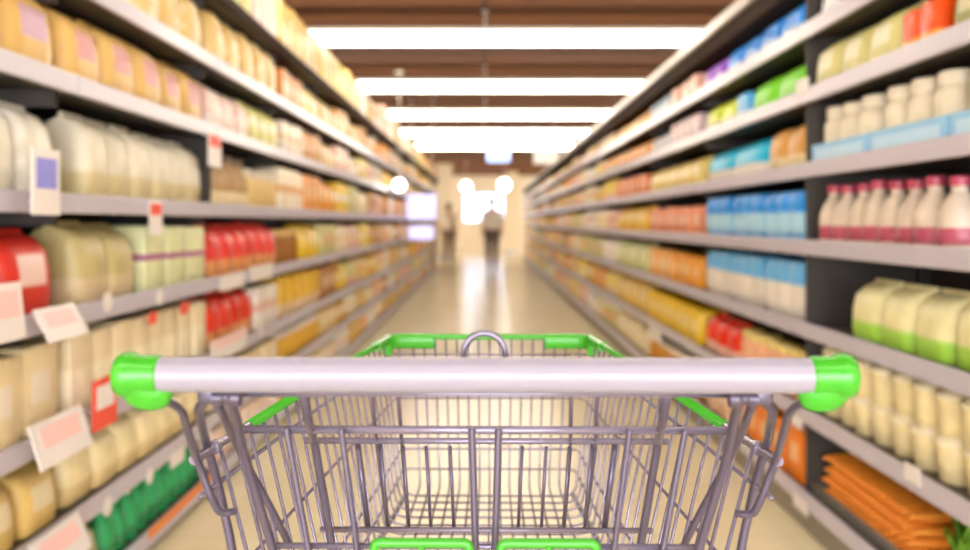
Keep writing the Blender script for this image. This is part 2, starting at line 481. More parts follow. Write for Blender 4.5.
SPECS = []   # dicts, one per item
SHW = ['lowest', 'second', 'third', 'fourth', 'fifth', 'sixth', 'seventh', 'top']
used_labels = {}
def row(side, sh, y0, y1, kind, colour, hexc, pattern='plain', accent='#FFFFFF', w=0.15, h=None, d=0.16, desc='', sub=None, stack=1, jit=0.0, zoff=0.0, inset=0.02):
    """one facing of a product along a shelf from y0 to y1 (metres along the aisle)"""
    H = SH_L if side == 'L' else SH_R
    gap = (H[sh + 1] - H[sh] - 0.05) if sh + 1 < len(H) else (0.36 if side == 'L' else 0.14)
    if h is None: h = gap * 0.9
    n = max(1, int((y1 - y0 + 0.001) / w))
    step = (y1 - y0) / n
    start, wid = (L0, WL) if side == 'L' else (R0, WR)
    bay = int(((y0 + y1) / 2 - start) / wid)
    words = '%s %s%s' % (colour, WORD[kind], (' ' + desc) if desc else '')
    lab = '%s on the %s shelf up, %s %s bay' % (words, SHW[sh], ordn[bay], 'left' if side == 'L' else 'right')
    if sh == len(H) - 1: lab = lab.replace('the seventh shelf up' if side == 'R' else 'the top shelf up', 'the top shelf')
    lab = lab.replace('the lowest shelf up', 'the lowest shelf')
    if lab in used_labels and used_labels[lab] != (y0, y1):
        lab = lab.replace(' on the', ' further back on the', 1)
    used_labels[lab] = (y0, y1)
    for i in range(n):
        for s in range(stack):
            hh = h / stack
            y = y0 + step * (i + 0.5)
            off = inset + d / 2 + random.uniform(0, 0.012)
            x = (-A_L - off) if side == 'L' else (A_R + off)
            c = lin(hexc); g_ = (c[0] + c[1] + c[2]) / 3
            c = tuple(max(0, g_ + (q - g_) * 1.2) for q in c[:3])
            v = 1 + random.uniform(-0.05, 0.05)
            c = tuple(min(1, q * v) for q in c[:3]) + (1,)
            hz = hh * (1 - random.uniform(0, 0.05) * (stack == 1)) - 0.001
            SPECS.append(dict(kind=kind, pos=(x, y, H[sh] + 0.0005 + s * hh + zoff), rz=(PI/2 if side == 'L' else -PI/2) + random.uniform(-1, 1) * 0.05 * jit,
                              sc=(min(w, step) * 0.95, d, hz), col=c, mat=(pattern, accent), label=lab, group='%s row, %s side shelf %s bay %s' % (words, 'left' if side == 'L' else 'right', SHW[sh], ordn[bay]),
                              sub=sub, side=side, n=n))
R_ = row
# ---- left side, near bays
R_('L', 7, 2.35, 3.45, 'food_bag', 'cream', '#E4D3A8', 'label', '#F4EBDC', w=.22, h=.33)
R_('L', 7, 3.55, 4.15, 'food_bag', 'pale olive', '#D3CF93', 'label', '#EFE9D8', w=.2, h=.33)
R_('L', 7, 4.17, 4.68, 'soft_sack', 'pinkish white', '#EBCFC4', 'blob', '#F4E9E2', w=.17, h=.34)
R_('L', 7, 4.74, 5.86, 'soft_sack', 'tan', '#DDBD82', 'blob', '#EBD9B2', w=.18, h=.35)
R_('L', 7, 5.94, 7.06, 'food_bag', 'golden yellow', '#E2C878', 'label', '#F2E6C9', w=.18, h=.36)
R_('L', 6, 2.35, 3.45, 'soft_sack', 'honey tan', '#DBBE84', 'blob', '#E8D4A5', w=.2, h=.25, d=.22)
R_('L', 6, 3.55, 4.68, 'soft_sack', 'light wheat', '#E0C48C', 'blob', '#EAD9B2', w=.19, h=.26, d=.22)
R_('L', 6, 4.74, 5.3, 'carton', 'rusty orange', '#CD8B4C', 'label', '#EBC994', w=.14, h=.2)
R_('L', 6, 5.32, 5.86, 'food_bag', 'buttery yellow', '#E6D088', 'band', '#F3E8CD', w=.16, h=.23)
R_('L', 5, 1.5, 2.28, 'food_bag', 'golden tan', '#D2B074', 'label', '#BE98AE', w=.24, h=.235, d=.2, desc='with lilac label')
R_('L', 5, 2.33, 3.46, 'food_bag', 'golden tan', '#D2B178', 'label', '#CB8C88', w=.22, h=.235, d=.2, desc='with dusty pink label')
R_('L', 5, 3.54, 4.1, 'food_bag', 'creamy white', '#EADFD2', 'blob', '#E3B9B0', w=.18, h=.21)
R_('L', 5, 4.12, 4.68, 'food_bag', 'yellow-green', '#D4D088', 'band', '#EDE6C0', w=.17, h=.22)
R_('L', 5, 4.74, 5.3, 'carton', 'pale cream', '#EDE2CE', 'band', '#DDBB8A', w=.15, h=.2)
R_('L', 5, 5.32, 5.86, 'carton', 'orange-brown', '#C98F4E', 'label', '#E9CE9C', w=.14, h=.2)
R_('L', 4, 1.5, 2.28, 'food_bag', 'pale grey', '#D8D4C4', 'blob', '#E6E2D6', w=.17, h=.25, d=.18)
R_('L', 4, 2.42, 3.44, 'food_bag', 'pearl grey', '#D6D0BE', 'bottom', '#CDBE8E', w=.15, h=.26, d=.18, desc='with straw base')
R_('L', 4, 3.54, 4.1, 'bottle', 'amber brown', '#A98C66', w=.09, h=.24, d=.09, sub={'cap': '#6B5640', 'paper_label': '#E6D3A4'})
R_('L', 4, 4.12, 4.68, 'jar', 'light tan', '#D8BE8A', w=.11, h=.2, d=.11, sub={'lid': '#E2D6C0'})
R_('L', 4, 4.74, 5.3, 'carton', 'cream', '#EFE4CC', 'band', '#E2AF72', w=.14)
R_('L', 4, 5.32, 5.86, 'carton', 'orange', '#DE9A52', 'label', '#F0D79A', w=.14)
R_('L', 3, 1.5, 2.27, 'food_bag', 'red', '#C8453E', 'label', '#E9C9BF', w=.24, h=.23, d=.2, desc='with pale label')
R_('L', 3, 2.38, 2.78, 'food_bag', 'olive beige', '#BDB184', 'bottom', '#D2BE96', w=.2, h=.245, d=.2, desc='with buff base')
R_('L', 3, 2.84, 3.44, 'carton', 'pale green', '#D9DCB2', 'stripe', '#A5628C', w=.2, h=.235, d=.2, desc='with purple stripe')
R_('L', 3, 3.53, 4.64, 'food_bag', 'red', '#D8504A', 'bottom', '#E29A5C', w=.16, h=.24, d=.16, desc='with orange base')
R_('L', 3, 4.74, 5.2, 'jar', 'brown', '#9A6A3C', w=.1, h=.2, d=.1, sub={'lid': '#D9B26A'})
R_('L', 3, 5.22, 5.86, 'food_bag', 'yellow', '#E5C552', 'label', '#F2E2A8', w=.16)
R_('L', 2, 1.5, 2.28, 'carton', 'beige', '#E3D3AE', 'label', '#EFE3CF', w=.18, h=.23)
R_('L', 2, 2.33, 3.45, 'carton', 'ivory', '#EDE3C8', 'top', '#E6D5AE', w=.14, h=.235, desc='with straw top')
R_('L', 2, 3.53, 4.2, 'food_bag', 'scarlet', '#D34A3F', 'bottom', '#E0995A', w=.15, h=.24, desc='with amber base')
R_('L', 2, 4.22, 4.66, 'carton', 'white', '#EFE7DC', 'band', '#E4B7A4', w=.14, h=.22)
R_('L', 2, 4.74, 5.86, 'carton', 'mustard yellow', '#DDB54A', 'bottom', '#E8C79A', w=.2, h=.235)
R_('L', 1, 1.5, 2.28, 'food_bag', 'gold', '#D9BE80', 'label', '#EBDDB8', w=.18, h=.18)
R_('L', 1, 2.33, 3.45, 'food_bag', 'cream', '#E9DCB4', 'bottom', '#DCC58C', w=.16, h=.185, desc='with wheat base')
R_('L', 1, 3.53, 4.66, 'carton', 'pale buff', '#E7D6B0', 'label', '#F2E6CE', w=.16, h=.17)
R_('L', 1, 4.74, 5.86, 'jar', 'honey', '#D9AE5A', w=.1, h=.17, d=.1, sub={'lid': '#EBE2D2'})
R_('L', 0, 2.33, 2.52, 'food_bag', 'grey-olive', '#A9A77E', 'blob', '#C6C3A4', w=.18, h=.17)
R_('L', 0, 1.5, 2.27, 'food_bag', 'grey-olive', '#A9A77E', 'blob', '#C6C3A4', w=.18, h=.17)
R_('L', 0, 2.54, 3.45, 'bottle', 'green', '#3FA165', w=.085, h=.18, d=.085, sub={'cap': '#E8E6DA', 'paper_label': '#2F8A54'})
R_('L', 0, 3.53, 4.66, 'carton', 'pinkish cream', '#EBD6C6', 'label', '#F3E8DD', w=.16, h=.16)
R_('L', 0, 4.74, 5.86, 'food_bag', 'straw', '#E0CB94', 'label', '#EFE4C4', w=.16, h=.17)
# ---- right side, near bays
R_('R', 6, 1.7, 3.0, 'food_bag', 'pale grey-blue', '#C3CCD6', 'label', '#E4E6EA', w=.22, h=.14)
R_('R', 6, 3.1, 4.12, 'food_bag', 'bright blue', '#2F8FE6', 'bottom', '#B9D4F0', w=.25, h=.16, d=.2, desc='with pale base')
R_('R', 6, 4.14, 4.5, 'food_bag', 'purple', '#9A62CF', 'bottom', '#DCCBEB', w=.18, h=.14)
R_('R', 6, 4.6, 5.3, 'carton', 'dusty pink', '#D7A796', 'label', '#E9D0C4', w=.2, h=.13)
R_('R', 6, 5.32, 6.0, 'carton', 'steel blue', '#8FA9BE', 'band', '#D7DCDF', w=.18, h=.12)
R_('R', 6, 6.1, 7.5, 'food_bag', 'orange', '#E2A24F', 'label', '#EFD29A', w=.2, h=.14)
R_('R', 5, 1.7, 2.16, 'food_bag', 'olive', '#8E8D52', 'label', '#BDB98A', w=.2, h=.165)
R_('R', 5, 2.17, 2.36, 'carton', 'red-orange', '#E2603C', 'bottom', '#EDA84E', w=.09, h=.12, desc='with amber base')
R_('R', 5, 2.38, 3.0, 'food_bag', 'beige-green', '#C9C48C', 'label', '#DED8B4', w=.2, h=.175, d=.18)
R_('R', 5, 3.1, 3.72, 'food_bag', 'bright green', '#7ED321', 'plain', '#7ED321', w=.3, h=.16, d=.22)
R_('R', 5, 3.74, 3.92, 'carton', 'sky blue', '#6FB4E8', 'bottom', '#D6E6F2', w=.17, h=.12)
R_('R', 5, 3.94, 4.5, 'food_bag', 'yellow-lime', '#CBDB2E', 'bottom', '#E6E9B0', w=.27, h=.15)
R_('R', 5, 4.6, 5.3, 'carton', 'mauve grey', '#C9B3B6', 'label', '#E0D3D2', w=.16, h=.14)
R_('R', 5, 5.32, 6.0, 'food_bag', 'slate', '#AEB2B8', 'label', '#DDD8D0', w=.18, h=.14)
R_('R', 5, 6.1, 7.5, 'food_bag', 'amber', '#E59B4A', 'label', '#F0CF96', w=.18, h=.15)
R_('R', 4, 3.1, 3.5, 'soft_sack', 'light brown', '#C99A5C', 'bottom', '#E8D6A8', w=.2, h=.18)
R_('R', 4, 3.54, 4.5, 'food_bag', 'cyan', '#4DB9DC', 'bottom', '#ECE4DA', w=.46, h=.185, d=.26, desc='with white base')
R_('R', 4, 4.6, 6.0, 'food_bag', 'sand yellow', '#E1CC82', 'label', '#EFE4BE', w=.17, h=.17)
R_('R', 4, 6.1, 7.5, 'carton', 'burnt orange', '#DB8450', 'label', '#EDC69C', w=.16, h=.16)
R_('R', 3, 2.12, 2.98, 'bottle', 'white', '#CBBDAC', w=.105, h=.205, d=.105, sub={'cap': '#BE4660', 'paper_label': '#AE4E60'}, desc='with rose cap and label')
R_('R', 3, 3.1, 4.5, 'multipack', 'blue and sky', '#3C97E8', 'lower', '#A9DAF2', w=.46, h=.205, d=.28)
R_('R', 3, 4.6, 6.0, 'carton', 'salmon', '#DE9270', 'label', '#EBC7AC', w=.17, h=.17)
R_('R', 3, 6.1, 7.5, 'food_bag', 'golden', '#E7BC58', 'label', '#F2DFA6', w=.17)
R_('R', 2, 1.75, 2.72, 'food_bag', 'cream', '#DDD8AC', 'bottom', '#9FD24A', w=.19, h=.195, d=.18, desc='with lime base')
R_('R', 2, 3.1, 4.5, 'multipack', 'white and azure', '#E9E3D8', 'top', '#63B6EE', w=.46, h=.225, d=.28)
R_('R', 2, 4.6, 5.3, 'carton', 'orange', '#E4A04A', 'label', '#F0D49A', w=.15, h=.18)
R_('R', 2, 5.32, 6.0, 'carton', 'apricot', '#E6B070', 'label', '#F0DDB0', w=.15, h=.19)
R_('R', 2, 6.1, 7.5, 'food_bag', 'pale green', '#CDD09A', 'label', '#EAE6C4', w=.16)
R_('R', 1, 1.75, 2.98, 'tub', 'cream', '#DCCFA6', w=.12, h=.24, d=.12, stack=2, sub={'lid': '#E6DCBC'})
R_('R', 1, 3.1, 3.9, 'jar', 'pale salmon', '#E6B493', w=.11, h=.19, d=.11, sub={'lid': '#E5CF7E'})
R_('R', 1, 3.94, 4.5, 'food_bag', 'strong red', '#DE4A3C', 'bottom', '#EBB59C', w=.18, h=.2)
R_('R', 1, 4.6, 6.0, 'carton', 'bright yellow', '#E5C244', 'label', '#F0DE9A', w=.2, h=.2)
R_('R', 1, 6.1, 7.5, 'food_bag', 'yellow-tan', '#E0BE6E', 'label', '#F0E0B4', w=.17)
R_('R', 0, 3.1, 3.8, 'carton', 'bright orange', '#E8893A', 'label', '#F0B878', w=.17, h=.2)
R_('R', 0, 3.82, 4.5, 'carton', 'peach', '#E9C3A0', 'label', '#F1DFC4', w=.18, h=.2)
R_('R', 0, 4.6, 6.0, 'jar', 'caramel', '#C9924E', w=.11, h=.18, d=.11, sub={'lid': '#EDE0C6'})
R_('R', 0, 6.1, 7.5, 'food_bag', 'cream', '#EADBB4', 'label', '#F3EAD2', w=.17)
# ---- further along: plain rows in the warm colours of the aisle
PAL = [('tan', '#DFC38B'), ('cream', '#EEE1C2'), ('pale yellow', '#E9D585'), ('orange', '#E3A662'), ('white', '#F0E9DE'), ('pink', '#EBC7B6'), ('brown', '#BC9159'), ('olive', '#CDC890'), ('peach', '#EBBE93'), ('gold', '#DDB55C')]
def autofill(side, bay):
    H = SH_L if side == 'L' else SH_R
    start, wid = (L0, WL) if side == 'L' else (R0, WR)
    ya, yb = start + wid * bay + 0.05, start + wid * (bay + 1) - 0.05
    for sh in range(len(H)):
        two = random.sample(PAL, 2)
        mid = ya + (yb - ya) * random.uniform(.35, .65)
        kinds = random.sample(['food_bag', 'carton', 'food_bag', 'carton', 'jar', 'soft_sack', 'tin_can'], 2)
        for (cn, hx), kd, (a, b_) in zip(two, kinds, ((ya, mid - .01), (mid + .01, yb))):
            ww = {'jar': .12, 'tin_can': .12}.get(kd, random.uniform(.17, .24))
            R_(side, sh, a, b_, kd, cn, hx, random.choice(['label', 'band', 'bottom', 'plain']), random.choice(['#F3EAD2', '#EBD3A6', '#E5A97C', '#F0DE9A', '#E6B6A6']), w=ww,
               d=.12 if ww == .12 else .16, h=None if not (side == 'L' and sh == 7) else random.uniform(.3, .36), sub={'lid': '#EFE6D4'} if kd == 'jar' else None)
for k in range(4, NL):
    SPECS_before = len(SPECS)
    if k == 4:
        # the top row of this bay is already laid
        R_('L', 6, 5.95, 6.5, 'food_bag', 'wheat', '#E2CB94', 'label', '#F3EAD2', w=.17); R_('L', 6, 6.52, 7.06, 'carton', 'orange', '#E3A662', 'label', '#F0DE9A', w=.17)
        for sh, (cn, hx, kd, ac), (c2, h2, k2, a2) in [
            (5, ('tan', '#DFC38B', 'food_bag', '#F3EAD2'), ('pink', '#EBC7B6', 'carton', '#F3EAD2')), (4, ('orange', '#E09A50', 'food_bag', '#F0DE9A'), ('yellow', '#E8C94E', 'carton', '#F3EAD2')),
            (3, ('olive', '#CDC890', 'carton', '#E5A97C'), ('cream', '#EEE1C2', 'food_bag', '#EBD3A6')), (2, ('brown', '#A8743E', 'carton', '#EBD3A6'), ('yellow', '#E2C85E', 'food_bag', '#F0DE9A')),
            (1, ('tan', '#DFC38B', 'carton', '#F3EAD2'), ('gold', '#DDB55C', 'food_bag', '#F3EAD2')), (0, ('cream', '#EEE1C2', 'food_bag', '#E6B6A6'), ('white', '#F0E9DE', 'carton', '#E6B6A6'))]:
            R_('L', sh, 5.95, 6.5, kd, cn, hx, 'label', ac, w=.18); R_('L', sh, 6.52, 7.06, k2, c2, h2, 'band', a2, w=.18)
    else: autofill('L', k)
for k in range(4, NR): autofill('R', k)

# ---- light blue trays of bottles on the fifth shelf of the nearest right bay
M_tray = simple('blue_tray_card', '#8FC6EA', 0.5)
def make_tray():
    t = empty('display_tray', (0, 0, 0))
    bm = bmesh.new()
    w2, d2, h, th = .215, .14, .072, .005
    box(bm, -w2, w2, -d2, d2, 0, th)
    for a in ((-w2, w2, -d2, -d2 + th), (-w2, w2, d2 - th, d2), (-w2, -w2 + th, -d2 + th, d2 - th), (w2 - th, w2, -d2 + th, d2 - th)):
        box(bm, *a, th, h)
    obj('tray_body', bm, M_tray, t, smooth=False)
    bm = bmesh.new(); box(bm, -w2 + .03, w2 - .03, -d2 - .0015, -d2 - .0002, .012, h - .02); obj('tray_print', bm, simple('tray_print_ink', '#B9DCF2', .5), t, smooth=False)
    return t
tray = make_tray()
for i, y in enumerate((2.79, 2.345, 1.90)):
    o = tray if i == 0 else copy_tree(tray)
    o.location = (A_R + .022 + .14, y, SH_R[4] + .0005); o.rotation_euler = (0, 0, -PI / 2)
    tag(o, 'light blue card tray of cream jars, %s on the nearest right bay' % ['farthest of three', 'middle of three', 'nearest of three'][i], 'tray', 'blue card trays')
    for a in range(3):
        for bq in range(2):
            yy = y + (a - 1) * .138
            SPECS.append(dict(kind='jar', pos=(A_R + .022 + .085 + bq * .125 - .008, yy, SH_R[4] + .006), rz=-PI/2, sc=(.122, .118, .195 - random.uniform(0, .008)), col=lin('#DDD3B8'), mat=('plain', '#FFFFFF'),
                              label='cream jar standing in the %s light blue tray, nearest right bay' % ['farthest', 'middle', 'nearest'][i], group='cream jars in the blue tray ' + ['far', 'middle', 'near'][i],
                              sub={'lid': '#E6DDC6'}, side='R', n=6))

# ---- place every item: the 300 largest of a kind one by one, any rest of that kind as one object
by_kind = {}
for s in SPECS:
    x, y, z = s['pos']
    px0 = 840 * x / y
    s['size'] = s['sc'][2] / y * (s['sc'][0] * abs(x) / y / y)
    by_kind.setdefault(s['kind'], []).append(s)
def place(s):
    k = s['kind']
    mat = print_mat(*s['mat'])
    o = bpy.data.objects.new(k, mesh_for(k, mat, SHAPES[k], k))
    col.objects.link(o)
    o.location = s['pos']; o.rotation_euler = (0, 0, s['rz']); o.scale = s['sc']; o.color = s['col']
    tag(o, s['label'], CAT[k], s['group'] if s['n'] > 1 else None)
    if s['sub'] and s['pos'][1] < 9.0:
        for nm, fn in SUB.get(k, []):
            if nm not in s['sub']: continue
            c = bpy.data.objects.new(nm, mesh_for(k, print_mat('plain', '#FFFFFF', .35), fn, k + '_' + nm)); col.objects.link(c)
            c.parent = o; c.color = lin(s['sub'][nm])
ma, nt, b = new_mat('packaging_far')
at = nt.nodes.new('ShaderNodeAttribute'); at.attribute_name = 'Col'
nt.links.new(at.outputs['Color'], b.inputs['Base Color']); b.inputs['Roughness'].default_value = .45
for k, lst in by_kind.items():
    lst.sort(key=lambda s: -s['size'])
    for s in lst[:300]: place(s)
    rest = lst[300:]
    if rest:
        base = SHAPES[k](True); base.verts.index_update()
        bv = [v.co.copy() for v in base.verts]; bf = [[v.index for v in f.verts] for f in base.faces]; base.free()
        V, F, C = [], [], []
        for s in rest:
            o0 = len(V); R = Matrix.Translation(s['pos']) @ Matrix.Rotation(s['rz'], 4, 'Z') @ Matrix.Diagonal((*s['sc'], 1))
            V += [R @ v for v in bv]; F += [[o0 + i for i in f] for f in bf]; C += [s['col']] * len(bf)
        me = bpy.data.meshes.new(k + '_rows'); me.from_pydata(V, [], F); me.materials.append(ma)
        att = me.color_attributes.new('Col', 'FLOAT_COLOR', 'CORNER')
        li = 0
        for f, c in zip(F, C):
            for _ in f: att.data[li].color = c; li += 1
        o = bpy.data.objects.new(k + '_rows', me); col.objects.link(o)
        tag(o, 'small distant rows of pale and warm coloured %s at the far end of the aisle' % {'food_bag': 'bags', 'carton': 'cartons', 'soft_sack': 'sacks', 'jar': 'jars', 'tin_can': 'cans'}.get(k, k), CAT[k], None, 'stuff')

# ---- carrots and lettuces on the lowest shelf of the nearest right bay
M_carrot = simple('carrot_skin', '#F5952F', .5, var=.15, vscale=20)
M_stem = simple('carrot_stem', '#7FA63E', .6)
M_crate = simple('crate_plastic', '#6E6A60', .5)
def make_crate():
    t = empty('produce_crate', (0, 0, 0)); bm = bmesh.new()
    w2, d2, h, th = .36, .19, .035, .008
    box(bm, -w2, w2, -d2, d2, 0, th)
    for a in ((-w2, w2, -d2, -d2 + th), (-w2, w2, d2 - th, d2), (-w2, -w2 + th, -d2 + th, d2 - th), (w2 - th, w2, -d2 + th, d2 - th)): box(bm, *a, th, h)
    obj('crate_body', bm, M_crate, t, smooth=False)
    bm = bmesh.new(); tube(bm, [(-w2, -d2, h), (w2, -d2, h), (w2, d2, h), (-w2, d2, h)], .006, 6, closed=True); obj('crate_rim', bm, M_crate, t)
    return t
crate = make_crate(); CY = 2.66
crate.location = (A_R + .03 + .19, CY, SH_R[0] + .0005); crate.rotation_euler = (0, 0, -PI / 2)
tag(crate, 'low grey crate of orange carrots on the lowest right shelf', 'crate')
bm = bmesh.new()
lathe(bm, [(.004, 0), (.010, .02), (.016, .07), (.019, .11), (.019, .14), (.013, .155), (.006, .158)], 12, axis='Y')
carrot0 = obj('carrot', bm, M_carrot)
bm = bmesh.new()
for a in (-.006, 0, .006): tube(bm, [(a * .3, .155, 0), (a, .172, .003), (a * 2, .188, .002)], [.0022, .002, .0012], 5)
obj('carrot_stem', bm, M_stem, carrot0)
n = 0
for layer in range(4):
    cnt = 15
    for i in range(cnt):
        for half in range(1 if layer > 2 else 2):
            o = carrot0 if n == 0 else copy_tree(carrot0)
            y = CY - .32 + .64 * (i + .5) / cnt
            base_x = A_R + .03 + (.010 if half == 0 else .185)
            o.location = (base_x + random.uniform(0, .004) + layer * .003, y + (layer % 2) * .016, SH_R[0] + .029 + layer * .037)
            o.rotation_euler = (0, random.uniform(0, 6), -PI / 2 + random.uniform(-.02, .02))
            o.scale = (.94, random.uniform(.84, .88), .94)
            tag(o, 'orange carrot heaped in the crate on the lowest right shelf', 'carrot', 'carrots in the crate'); n += 1
M_leaf = simple('lettuce_leaf', '#8CC63F', .5, var=.25, vscale=9)
M_core = simple('lettuce_heart', '#C6DB86', .5, var=.1)
def make_lettuce(seed):
    rnd = random.Random(seed); bm = bmesh.new()
    for ring, (cnt, rad, hgt, lean) in enumerate(((7, .075, .13, .8), (6, .055, .16, .45), (4, .03, .17, .15))):
        for i in range(cnt):
            a = 2 * PI * (i + .5 * ring) / cnt + rnd.uniform(-.15, .15)
            grid = []
            for u in range(6):
                r_ = []
                for v in range(-3, 4):
                    t_ = u / 5; w_ = .055 * math.sin(PI * (.15 + .75 * t_)) * v / 3
                    out = rad * t_ ** .7 + .012 + lean * .03 * t_ * t_ + .008 * math.sin(v * 2.1 + i) * t_ - .006 * (v / 3) ** 2 * 3
                    zz = .004 + hgt * t_ * (1 - .10 * (v / 3) ** 2) + .005 * math.sin(v * 3 + u)  * t_
                    r_.append(bm.verts.new((out * math.cos(a) - w_ * math.sin(a), out * math.sin(a) + w_ * math.cos(a), zz)))
                grid.append(r_)
            for u in range(5):
                for v in range(6): bm.faces.new((grid[u][v], grid[u][v+1], grid[u+1][v+1], grid[u+1][v]))
    bmesh.ops.solidify(bm, geom=bm.faces[:], thickness=.002)
    o = obj('lettuce', bm, M_leaf)
    bm = bmesh.new(); lathe(bm, [(.018, 0), (.03, .01), (.034, .06), (.024, .12), (.01, .14)], 14); obj('lettuce_heart', bm, M_core, o)
    return o
let0 = make_lettuce(3)
for i, (yy, off) in enumerate(((2.17, .13), (2.17, .31), (1.985, .13), (1.985, .31), (1.80, .13))):
    o = let0 if i == 0 else copy_tree(let0)
    o.location = (A_R + off, yy, SH_R[0] + .0005); o.rotation_euler = (0, 0, i * 1.3); o.scale = (.74, .74, 1.3)
    tag(o, 'leafy green lettuce beside the carrot crate, %s' % ['front row, farthest', 'back row, farthest', 'front row, second', 'back row, nearer', 'front row, nearest'][i], 'lettuce', 'lettuces on the lowest right shelf')

# ------------------------------------------------------------------ tags and cards on the shelf edges
M_tag = simple('tag_white', '#E6E0DC', .5); M_tagred = simple('tag_red', '#E8503A', .5); M_tagpink = simple('card_pink', '#F3C9C4', .5)
M_orange = simple('orange_strip', '#EE8A3C', .5); M_lav = simple('card_lavender', '#8C8CE0', .45)
def px_on(side, px, py, out=.016):
    a = (A_L if side == 'L' else A_R) - out
    y = FOCAL_PX * a / abs(px - 485)
    z = CAM_H - (py - 222) * y / FOCAL_PX
    return y, z, a
def shelf_tag(side, px, py, wpx, hpx, mats, round_=False, name='price_tag'):
    y, z, a = px_on(side, px, py)
    start, wid, cnt = (L0, WL, NL) if side == 'L' else (R0, WR, NR)
    k = int((y - start) / wid); u = units[side, k]
    w = wpx * y * y / (FOCAL_PX * a); h = hpx * y / FOCAL_PX
    lx = (y - (start + wid * (k + .5))) * (1 if side == 'L' else -1)
    bm = bmesh.new()
    if round_:
        lathe(bm, [(h / 2 * .92, -.0165), (h / 2, -.016), (h / 2, -.014), (h / 2 * .92, -.0135)], 20, axis='Y', origin=(lx, 0, z))
    else:
        box(bm, lx - w / 2, lx + w / 2, -.0165, -.0135, z - h / 2, z + h / 2, .001)
    o = obj(name, bm, mats[0], u, smooth=False)
    if len(mats) > 1:
        bm = bmesh.new(); box(bm, lx - w * .42, lx + w * .42, -.0175, -.0166, z + h * .08, z + h * .42); obj('red_panel', bm, mats[1], o, smooth=False)
    return o
for t_ in [('L', 108, 302, 18, 20, [M_tag]), ('L', 160, 297, 15, 17, [M_tag]), ('L', 233, 281, 24, 15, [M_tag]), ('L', 262, 272, 22, 15, [M_tag]),
           ('L', 108, 506, 20, 20, [M_tag]), ('L', 150, 476, 16, 16, [M_tag]), ('L', 178, 457, 14, 14, [M_tag]), ('L', 230, 345, 36, 22, [M_tag, M_tagpink]), ('L', 262, 330, 20, 16, [M_tag]),
           ('R', 912, 474, 16, 18, [M_tag]), ('R', 800, 504, 14, 14, [M_tag]), ('R', 655, 333, 12, 14, [M_tag]), ('R', 795, 420, 14, 12, [M_tag]), ('R', 802, 86, 12, 14, [M_tag])]:
    shelf_tag(*t_, round_=t_[3] <= 20 and t_[3] >= 14 and t_[0] == 'L' and t_[3] != 14)
for px, py in ((215, 150), (156, 218)): shelf_tag('L', px, py, 13, 34, [M_tag, M_tagred], name='hanging_tag')
for px, py in ((153, 318), (185, 308)): shelf_tag('L', px, py, 8, 12, [M_tagred], name='orange_tag')
o = shelf_tag('L', 186, 501, 66, 9, [M_orange], name='orange_strip')
def card(label, side, px, py, wm, hm, tilt, mats):
    y, z, a = px_on(side, px, py, .062)
    start, wid = (L0, WL) if side == 'L' else (R0, WR)
    k = int((y - start) / wid); u = units[side, k]
    lx = (y - (start + wid * (k + .5))) * (1 if side == 'L' else -1)
    zr = min(SH_L if side == 'L' else SH_R, key=lambda h: abs(h - .015 - z)) - .015
    bm = bmesh.new(); box(bm, -wm/2, wm/2, -.002, .002, -hm/2, hm/2, .001)
    c = obj('promotion_card', bm, mats[0], u, smooth=False); c.location = (lx, -.062, z); c.rotation_euler = (tilt, 0, 0); c['label'] = label
    bm = bmesh.new(); box(bm, -wm*.36, wm*.36, -.0032, -.0021, -hm*.1, hm*.36); obj('printed_block', bm, mats[1], c, smooth=False)
    bm = bmesh.new(); tube(bm, [(lx, -.013, zr), (lx, -.03, zr), (lx, -.057, z)], .002, 6); obj('card_clip', bm, M_rail, u)
card('pale pink promotion card clipped to the fourth left shelf', 'L', 62, 322, .2, .09, -.5, [M_tag, M_tagpink])
card('white promotion card with pink mark at the left edge', 'L', 8, 312, .12, .13, -.1, [M_tag, M_tagpink])
card('white promotion card with pink block below the trolley handle', 'L', 62, 436, .26, .11, -.3, [M_tag, M_tagpink])
card('white promotion card at the bottom left corner', 'L', 62, 546, .24, .1, -.4, [M_tag, M_tagpink])
card('red and white round-cornered card behind the trolley handle end', 'L', 105, 402, .15, .14, 0, [M_tagred, M_tag])
card('tall white card with lavender print at the left edge', 'L', 46, 182, .13, .16, 0, [M_tag, M_lav])

# ------------------------------------------------------------------ aisle fittings far along
M_lavglow = emit('sign_lavender', '#CFCBFF', .42)
def sign(label, x0, x1, z0, z1, y, mat, ceiling=True):
    t = empty('aisle_sign', ((x0 + x1) / 2, y, z0)); tag(t, label, 'sign')
    w, h = (x1 - x0) / 2, z1 - z0
    bm = bmesh.new(); box(bm, -w, w, -.02, .02, 0, h, .004); p = obj('sign_panel', bm, mat, t, smooth=False)
    bm = bmesh.new()
    for zz in (-.012, h): box(bm, -w - .012, w + .012, -.025, .025, zz, zz + .012)
    for xx in (-w - .012, w): box(bm, xx, xx + .012, -.025, .025, 0, h)
    obj('sign_frame', bm, M_frame, t, smooth=False)
    if ceiling:
        bm = bmesh.new()
        for xx in (-w * .8, w * .8): tube(bm, [(xx, 0, h + .01), (xx, 0, CEIL - z0)], .004, 6)
        obj('hanger', bm, M_house, t)
sign('backlit lavender sign hung in the aisle beside the left shelves', -1.07, -.68, CAM_H + .04, CAM_H + .38, 11.6, M_lavglow)
sign('small lower lavender sign hung beside the left shelves', -1.06, -.72, CAM_H - .24, CAM_H - .06, 11.75, M_lavglow)
sign('blue lit sign hung under the far ceiling', .05, .50, CAM_H + 1.24, CAM_H + 1.46, 17.2, emit('sign_blue', '#86AAF5', .38))
sign('white sign board hung at the far right of the aisle', .78, 1.14, CAM_H + .93, CAM_H + 1.12, 13.3, simple('sign_white', '#F2EEE2', .5))
M_globe = emit('globe_glass', '#FFF8EE', 4.0)
